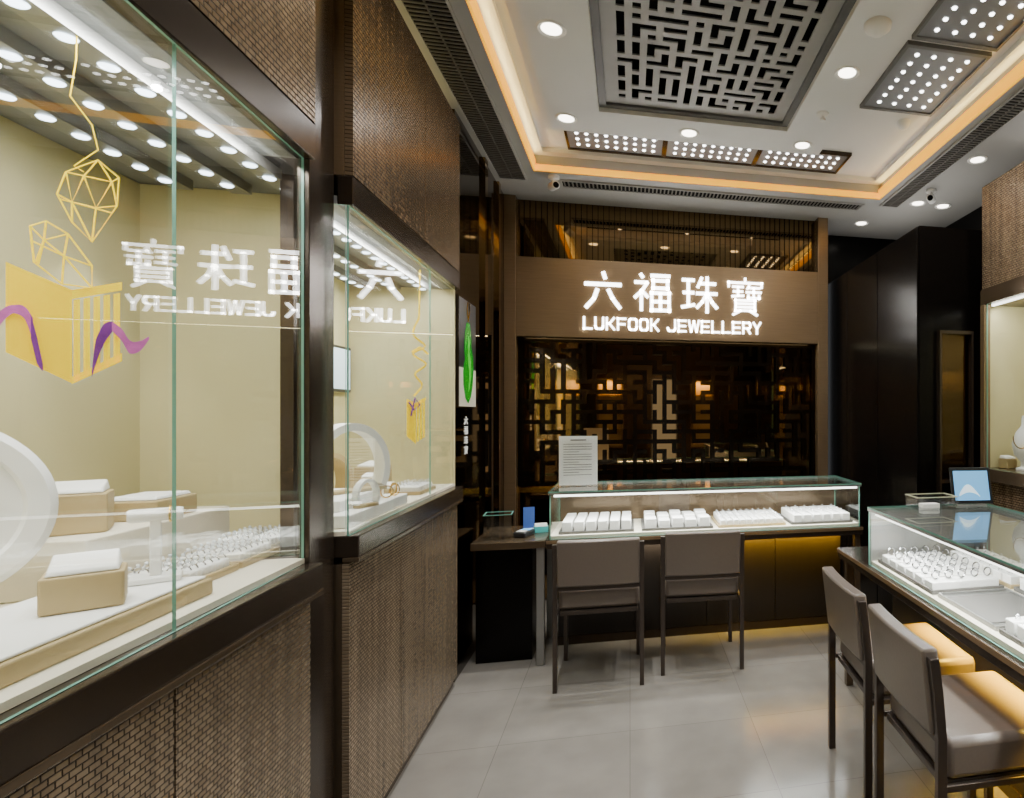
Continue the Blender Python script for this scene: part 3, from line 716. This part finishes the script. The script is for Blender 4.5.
bm = NB(); blob(bm, [(.0, .42), (.03, .38), (.01, .33), (.05, .27), (.06, .18), (.02, .1), (.0, .08), (.015, .18), (-.01, .26), (-.02, .34)], .021)
obj('pendant_highlight', bm, M['jade2'], po)
bm = NB(); tube(bm, [(.018, 0, .51), (.018, -.03, .58), (.018, -.01, .625)], .004, 6); tube(bm, [(.018, 0, .51), (.018, .03, .58), (.018, .02, .625)], .004, 6); obj('cord_picture', bm, M['gold'], po)

# ------------------------------------------------------------------ chairs
ch = thing('chair', 'taupe leather chair at the back counter, left of the pair', 'chair', (-.17, 3.50, 0), 0)
obj('seat', B(-.222, .222, .03, .47, .44, .562), M['leather'], ch, bevel=.022, smooth=50)
bm = NB(); v = []
nx, nz = 8, 6
def bk(u, w, s):
    x = (u-.5)*.446; z = .585+.26*w; y = -.012*(1-(2*u-1)**2)-.03*(w-.1)
    return (x, y+s, z)
for s_ in (-.027, .027):
    g_ = [[bm.verts.new(bk(i/nx, j/nz, s_)) for j in range(nz+1)] for i in range(nx+1)]
    v.append(g_)
    for i in range(nx):
        for j in range(nz): bm.faces.new((g_[i][j], g_[i+1][j], g_[i+1][j+1], g_[i][j+1]))
for j in range(nz):
    bm.faces.new((v[0][0][j], v[0][0][j+1], v[1][0][j+1], v[1][0][j])); bm.faces.new((v[0][nx][j], v[0][nx][j+1], v[1][nx][j+1], v[1][nx][j]))
for i in range(nx):
    bm.faces.new((v[0][i][0], v[0][i+1][0], v[1][i+1][0], v[1][i][0])); bm.faces.new((v[0][i][nz], v[0][i+1][nz], v[1][i+1][nz], v[1][i][nz]))
obj('backrest', bm, M['leather'], ch, bevel=.009, smooth=50)
obj('seat_frame', B(-.212, .212, .02, .46, .415, .4395), M['leg'], ch, bevel=.003)
for sx in (-1, 1):
    bm = NB(); prev = None
    for y, z in ((0, 0), (0, .585), (-.012, .72), (-.026, .825)):
        L = [bm.verts.new((sx*.236+dx, y+dy, z)) for dx, dy in ((-.012, -.015), (.012, -.015), (.012, .015), (-.012, .015))]
        if prev:
            for i in range(4): bm.faces.new((prev[i], prev[(i+1) % 4], L[(i+1) % 4], L[i]))
        else: bm.faces.new(L)
        prev = L
    bm.faces.new(prev)
    obj('leg', bm, M['leg'], ch, bevel=.002)
    obj('leg', B(sx*.222-.012, sx*.222+.012, .430, .458, 0, .414), M['leg'], ch, bevel=.002)
    obj('side_rail', B(sx*.230-.008, sx*.230+.008, .016, .430, .418, .438), M['leg'], ch, bevel=.002)
obj('back_rail', B(-.223, .223, -.008, .010, .560, .582), M['leg'], ch, bevel=.002)
dup(ch, (.425, 3.59, 0), math.radians(-2), 'taupe leather chair at the back counter, right of the pair')
dup(ch, (.905, 2.41, 0), math.radians(-92), 'taupe leather chair at the right counter, farther of the two')
dup(ch, (.905, 1.86, 0), math.radians(-91), 'taupe leather chair at the right counter, nearest the camera')

# ------------------------------------------------------------------ back counter
CY0, CY1 = 3.89, 4.42
bc = thing('display_counter', 'long glass topped jewellery counter in front of the sign wall', 'counter', (.54, 4.15, 0))
A = lambda n, bm, m, **k: obj(n, bm, M[m] if m else None, bc, True, **k)
A('base', B(-.47, 1.52, 4.22, 4.42, .0, .70), 'darkwood')
for i in range(4): A('front_panel', B(-.47+i*.4975+.002, -.47+(i+1)*.4975-.002, 4.208, 4.2195, .06, .69), 'darkwood', bevel=.002)
A('kick_board', B(-.47, 1.52, 4.205, 4.2195, 0, .055), 'frame')
A('ledge', B(-.50, 1.56, CY0-.02, CY1, .715, .77), 'frame', bevel=.003)
A('ledge_trim', B(-.50, 1.56, CY0-.024, CY0-.0205, .748, .768), 'bronze')
A('deck', B(-.48, 1.54, CY0+.012, CY1-.012, .7705, .79), 'creamdeck')
A('glass_pane', B(-.48, 1.54, CY0, CY0+.008, .771, 1.045), None, glass=True)
A('glass_pane', B(-.485, -.477, CY0+.01, CY1-.01, .771, 1.045), None, glass=True)
A('glass_pane', B(1.541, 1.549, CY0+.01, CY1-.01, .771, 1.045), None, glass=True)
A('back_board', B(-.475, 1.54, CY1-.011, CY1, .771, 1.045), 'frame2')
A('glass_top', B(-.49, 1.555, CY0-.005, CY1+.005, 1.058, 1.066), None, glass=True)
bm = NB(); ringbox(bm, -.49, 1.555, CY0-.004, CY1+.004, -.475, 1.54, CY0+.014, CY1-.02, 1.0455, 1.0575); A('top_frame', bm, 'steel')
A('led_strip', B(-.46, 1.53, CY0+.015, CY0+.025, 1.030, 1.045), 'ledstrip')
A('glow_strip', B(.3, 1.5, 4.195, 4.205, .695, .712), 'cove')
A('leg', B(1.51, 1.55, CY0, CY0+.05, 0, .714), 'frame2', bevel=.003)
area((.53, CY0+.045, 1.035), 20, 1.95, .03, (1, .99, .97), (math.radians(12), 0, 0))
area((.98, 4.145, .708), 17, 1.1, .03, (1, .62, .05), (math.radians(40), 0, 0), 110)
area((.1, 4.145, .708), 4, .7, .03, (1, .9, .7), (math.radians(40), 0, 0), 110)
tb = thing('side_table', 'low bronze tray table at the left end of the back counter', 'table', (-.71, 4.1, 0))
obj('top', B(-.93, -.505, 3.87, 4.42, .725, .77), M['frame2'], tb, True, bevel=.004)
obj('leg', B(-.56, -.515, 3.89, 3.93, 0, .7245), M['steel'], tb, True, bevel=.003)
obj('leg', B(-.56, -.515, 4.36, 4.4, 0, .7245), M['steel'], tb, True, bevel=.003)
obj('side_panel', B(-.93, -.60, 4.0, 4.40, 0, .7245), M['lacquer'], tb, True, bevel=.003)
ZD = .7905
tray('white necklace tray with long strips at the left end of the back counter', (-.205, 4.12, ZD), 0, .46, .38, 6, 'greypad', 'white', 0, '', '', 'y', .075)
tray('second tray from the left in the back counter, filled with small white blocks', (.305, 4.12, ZD), 0, .46, .38, 5, 'greypad', 'white', 0, '', '', 'y', .075, 3)
tray('grid of rings on a white tray, third from the left in the back counter', (.80, 4.12, ZD), 0, .46, .38, 10, 'beige', 'white', 6, 'small ring in the ring grid tray of the back counter', 'rings in the back counter grid tray', 'y', .05)
tray('rightmost tray of the back counter with dark gaps between white strips', (1.29, 4.12, ZD), 0, .44, .38, 6, 'greypad', 'white', 5, 'small ring in the rightmost tray of the back counter', 'rings in the rightmost back counter tray', 'y', .065)
n = thing('notice_stand', 'white printed notice in a clear upright holder on the back counter', 'notice', (-.335, 4.16, 1.0665), math.radians(4))
obj('base', B(-.13, .13, -.04, .05, 0, .004), M['acrylic'], n); obj('sheet', B(-.122, .122, -.002, .002, .006, .33), M['paper'], n)
bm = NB()
for i in range(13):
    z = .275-i*.017; w_ = .09 if i % 4 != 3 else .05; box(bm, -.095, -.095+w_*2, -.0032, -.0024, z, z+.004)
box(bm, -.05, .05, -.0032, -.0024, .30, .308); obj('print', bm, M['print'], n)
obj('holder', B(-.126, .126, -.007, -.005, .0045, .335), M['acrylic'], n)
ab = thing('acrylic_box', 'clear acrylic box on the low tray table', 'box', (-.80, 4.02, .7705), .1)
bm = NB(); ringbox(bm, -.08, .08, -.07, .07, -.076, .076, -.066, .066, .004, .15); obj('sides', bm, M['acrylic'], ab); obj('floor', B(-.08, .08, -.07, .07, 0, .004), M['acrylic'], ab)
bm = NB(); ringbox(bm, -.082, .082, -.072, .072, -.074, .074, -.064, .064, .1505, .154); obj('rim', bm, M['edge'], ab)
cr = thing('card_reader', 'dark card reader on the low tray table beside the counter', 'card reader', (-.655, 4.05, .7705), -.3)
obj('body', B(-.04, .04, -.07, .07, 0, .035), M['dkplastic'], cr, bevel=.008, smooth=50); obj('screen', B(-.028, .028, .005, .055, .0355, .037), M['screen'], cr)
bm = NB()
for i in range(3):
    for j in range(4): box(bm, -.026+i*.019, -.013+i*.019, -.058+j*.014, -.048+j*.014, .0355, .0385)
obj('keys', bm, M['plaster'], cr)
tl_ = thing('card_box', 'low teal box holding pale cards on the tray table', 'box', (-.57, 4.16, .7705), .15)
bm = B(-.045, .045, -.03, .03, 0, .006); ringbox(bm, -.045, .045, -.03, .03, -.041, .041, -.026, .026, .006, .04); obj('body', bm, M['teal'], tl_, bevel=.002); obj('cards', B(-.038, .038, -.02, .02, .0065, .055), M['paper'], tl_)
tagm = thing('tag_stand', 'small blue tag card on the low tray table', 'card', (-.66, 4.26, .7705), .2)
obj('card', B(-.035, .035, -.002, .002, .01, .15), M['blue'], tagm); obj('foot', B(-.03, .03, -.02, .02, 0, .01), M['plaster'], tagm, bevel=.002)

# ------------------------------------------------------------------ right counter
RX0, RX1, RY0, RY1 = 1.20, 1.86, .55, 2.90
rc = thing('display_counter', 'glass topped jewellery counter running along the right side', 'counter', (1.53, 1.9, 0))
A = lambda n, bm, m, **k: obj(n, bm, M[m] if m else None, rc, True, **k)
A('base', B(1.50, RX1, RY0, 3.26, 0, .70), 'darkwood')
A('kick_board', B(1.488, 1.4995, RY0, 3.26, 0, .055), 'frame')
A('ledge', B(RX0-.025, RX1, RY0, 3.30, .715, .77), 'frame', bevel=.003)
A('ledge_trim', B(RX0-.029, RX0-.0255, RY0, 3.30, .748, .768), 'bronze')
A('deck', B(RX0+.012, RX1-.012, RY0+.01, RY1-.012, .7705, .79), 'creamdeck')
A('glass_pane', B(RX0, RX0+.008, RY0, RY1, .771, 1.045), None, glass=True)
A('back_board', B(RX0+.01, RX1-.01, RY1-.008, RY1, .771, 1.045), 'steel')
A('back_board', B(RX1-.011, RX1, RY0, RY1-.009, .771, 1.045), 'steel')
A('glass_top', B(RX0-.005, RX1+.005, RY0, RY1+.005, 1.058, 1.066), None, glass=True)
bm = NB(); ringbox(bm, RX0-.004, RX1+.004, RY0, RY1+.004, RX0+.014, RX1-.02, RY0+.01, RY1-.015, 1.0455, 1.0575); A('top_frame', bm, 'steel')
A('led_strip', B(RX0+.016, RX0+.026, RY0+.05, RY1-.05, 1.030, 1.045), 'ledstrip')
A('glow_strip', B(1.475, 1.487, 1.0, 3.2, .695, .712), 'cove')
A('leg', B(RX0, RX0+.04, 3.22, 3.26, 0, .714), 'frame2', bevel=.003)
area((RX0+.045, 1.85, 1.035), 22, .03, 2.0, (1, .99, .97), (0, math.radians(-12), 0))
area((1.34, 1.98, .708), 20, .06, 1.2, (1, .60, .04), (0, 0, 0), 90)
tray('ring tray beside the bangle pad at the far end of the right counter', (1.71, 2.56, ZD), 0, .22, .54, 7, 'beige', 'white', 5, 'small ring in the far tray of the right counter', 'rings in the far right counter tray', 'x', .05)
tray('white ridged pad with standing bangles at the far end of the right counter', (1.40, 2.57, ZD), 0, .34, .56, 6, 'greypad', 'white', 0, '', '', 'x', .045)
for i in range(5):
    for j in range(6):
        bangat((1.276+i*.062, 2.57-.268+.536*(j+.5)/6, ZD+.0455), .1, 0, 'slim silver bangle standing on the ridged pad in the right counter', 'standing bangles in the right counter')
tray('empty grey suede tray in the middle of the right counter', (1.40, 2.06, ZD), 0, .32, .40, 1, 'steel', 'greypad', 0, '', '', 'x', .014)
tray('white block tray beside the empty grey tray in the right counter', (1.71, 2.03, ZD), 0, .22, .48, 7, 'greypad', 'white', 0, '', '', 'x', .06, 3)
tray('white ring tray nearest the camera in the right counter', (1.41, 1.58, ZD), 0, .34, .52, 8, 'greypad', 'white', 5, 'small ring in the nearest tray of the right counter', 'rings in the nearest right counter tray', 'x', .06)
tray('white tray behind the nearest one in the right counter', (1.72, 1.50, ZD), 0, .22, .52, 6, 'beige', 'white', 0, '', '', 'x', .07, 3)
tp = thing('tablet', 'tablet with a blue picture on a stand on the right counter', 'tablet', (1.735, 2.80, 1.0665), math.radians(-6))
Mt = Matrix.Translation((0, 0, .012)) @ Matrix.Rotation(math.radians(-14), 4, 'X')
def tl(bm): bm.transform(Mt); return bm
obj('body', tl(B(-.11, .11, -.005, .005, 0, .19)), M['dkplastic'], tp, bevel=.003)
obj('screen', tl(B(-.094, .094, -.0068, -.0055, .018, .172)), M['screen'], tp)
bm = tl(sheet(NB(), [(-.07+.11*i/12, -.0072, .05+.05*math.sin(i/12*PI*1.1)) for i in range(13)]+[(.04-.11*i/12, -.0072, .04+.02*math.sin((12-i)/12*PI)) for i in range(13)], (0, -1, 0), .0003))
obj('screen_picture', bm, M['screen2'], tp)
bm = NB(); tube(bm, [(-.08, .012, .004), (.08, .012, .004), (.05, .075, .004), (-.05, .075, .004)], .004, 8, True); tube(bm, [(0, .075, .004), (0, .03, .1)], .005, 8); obj('stand', bm, M['steel'], tp)
at = thing('acrylic_tray', 'small clear acrylic box beside the tablet on the right counter', 'tray', (1.50, 2.80, 1.0665))
bm = NB(); ringbox(bm, -.11, .11, -.07, .07, -.106, .106, -.066, .066, .004, .06); obj('sides', bm, M['acrylic'], at); obj('floor', B(-.11, .11, -.07, .07, 0, .004), M['acrylic'], at)
bm = NB(); ringbox(bm, -.112, .112, -.072, .072, -.103, .103, -.063, .063, .0605, .064); obj('rim', bm, M['softedge'], at)
tag(obj('business_cards', B(1.44, 1.53, 2.77, 2.82, 1.071, 1.09), M['paper']), 'short stack of white cards in the small clear box', 'cards')

# ------------------------------------------------------------------ right side
tc_ = thing('tall_cabinet', 'tall dark lacquered cabinet between the sign wall and the right showcase', 'cabinet', (2.2, 4.4, 0))
A = lambda n, bm, m, **k: obj(n, bm, M[m] if m else None, tc_, True, **k)
A('body', B(1.815, 2.6, 3.545, 5.5, 0, 2.755), 'lacquer')
for a, b in ((3.55, 4.18), (4.19, 4.82), (4.83, 5.49)): A('door', B(1.80, 1.8145, a, b, .06, 2.75), 'lacquer', bevel=.003)
A('mirror', B(1.95, 2.16, 3.538, 3.5445, 1.12, 2.06), 'dmirror')
bm = NB(); box(bm, 1.935, 1.95, 3.50, 3.5445, 1.0, 2.08); box(bm, 2.16, 2.175, 3.50, 3.5445, 1.0, 2.08); box(bm, 1.95, 2.16, 3.50, 3.5445, 2.06, 2.08); box(bm, 1.95, 2.16, 3.50, 3.5445, 1.10, 1.12); A('mirror_frame', bm, 'frame')
sc = thing('wall_showcase', 'glazed showcase with bronze frame on the right wall', 'display cabinet', (2.21, 3.46, 0), PI)
A = lambda n, bm, m, **k: obj(n, bm, M[m] if m else None, sc, **k)
A('body', B(-.4, -.02, 0, 2.3, 0, 1.12), 'weave2'); A('sill', B(-.4, .02, 0, 2.3, 1.121, 1.2), 'frame2', bevel=.003)
A('back_panel', B(-.4, -.385, 0, 2.3, 1.2005, 2.24), 'cream'); A('end_panel', B(-.384, -.01, 0, .012, 1.2005, 2.24), 'cream')
A('glass_pane', B(-.009, 0, .05, 2.3, 1.2005, 2.24), None, glass=True); A('frame', B(-.03, .014, 0, .045, 1.2005, 2.24), 'bronze', bevel=.002)
A('header', B(-.4, .014, 0, 2.3, 2.2405, 2.34), 'frame2', bevel=.003); A('upper_panel', B(-.4, 0, 0, 2.3, 2.341, 3.0), 'weave2')
A('led_strip', B(-.05, -.035, .05, 2.2, 2.228, 2.24), 'ledstrip')
area((2.26, 2.6, 2.22), 9, .05, 1.6, (1, .97, .9), (0, math.radians(-25), 0))
b_ = thing('bust_stand', 'white necklace bust in the right wall showcase', 'jewellery stand', (2.36, 3.23, 1.2010), math.radians(-60))
obj('bust', lathe(NB(), [(0, 0), (.06, 0), (.06, .01), (.03, .02), (.03, .05), (.07, .09), (.085, .16), (.06, .23), (.028, .27), (.024, .33), (0, .335)], 28, Matrix.Scale(.6, 4, (0, 1, 0))), M['white'], b_, smooth=60)
bm = NB(); tube(bm, [(.05*math.sin(a), -.058-.004*math.cos(a), .20-.065*math.cos(a)) for a in [(-1.7+3.4*i/16) for i in range(17)]], .003, 6); bm.transform(setm(b_))
tag(obj('necklace', bm, M['gold']), 'gold necklace on the bust in the right wall showcase', 'necklace')
blockbox('display_block', 'champagne block beside the bust in the right wall showcase', (2.38, 3.0, 1.2010), .2, .12, .10, .05, 'white', .015)
blockbox('display_block', 'small champagne block at the end of the right wall showcase', (2.34, 3.38, 1.2010), .1, .08, .08, .06, 'white', .01)

# ------------------------------------------------------------------ light
for x in (-.1, .57, 1.24): spot((x, 4.3, 3.40), 48)
for y in (3.15, 2.45): spot((1.62, y, 3.40), 50)
for x, y in ((.37, 3.87), (1.13, 3.88), (1.12, 3.0)): spot((x, y, 3.33), 60, (1, .99, .97), 72, .02, .5)
for x, y in ((-.36, 2.96), (-.38, 3.84)): spot((x, y, 3.33), 130, (1, .99, .98), 48, .02, .35, (-.68, y-.2, 0))
for x, y in ((-.38, 1.9), (1.14, 1.9), (-.38, .9), (1.14, .9), (.4, .2)): spot((x, y, 3.33), 46, (1, .99, .97), 110, .02, .7)  # out-of-view spots without fittings, added for light on the near side
for x, y in ((2.34, 3.72), (2.34, 4.6), (2.08, 5.2)): spot((x, y, 3.28), 12, (1, .9, .75), 120)
yc = (Y0+Y1)/2; ly = Y1-Y0-.1
area((X0+.014, yc, 3.392), 4.5, .005, ly, (1, .78, .28), (0, math.radians(-125), 0))
area((X1-.014, yc, 3.386), 4.5, .005, ly, (1, .78, .28), (0, math.radians(125), 0))
area((2.45, 2.4, 3.02), 3, .05, 2.0, (1, .97, .92), (0, PI, 0))  # added uplight above the right showcase, lifts the dark ceiling border
area((2.3, 4.5, 2.78), 4, .3, 1.4, (1, .97, .92), (0, PI, 0))  # added uplight on top of the tall cabinet, brightens the ceiling over it
w = bpy.data.worlds.new('world'); scene.world = w; w.use_nodes = True
bg = w.node_tree.nodes['Background']; bg.inputs[0].default_value = (.95, .97, 1, 1); bg.inputs[1].default_value = .5
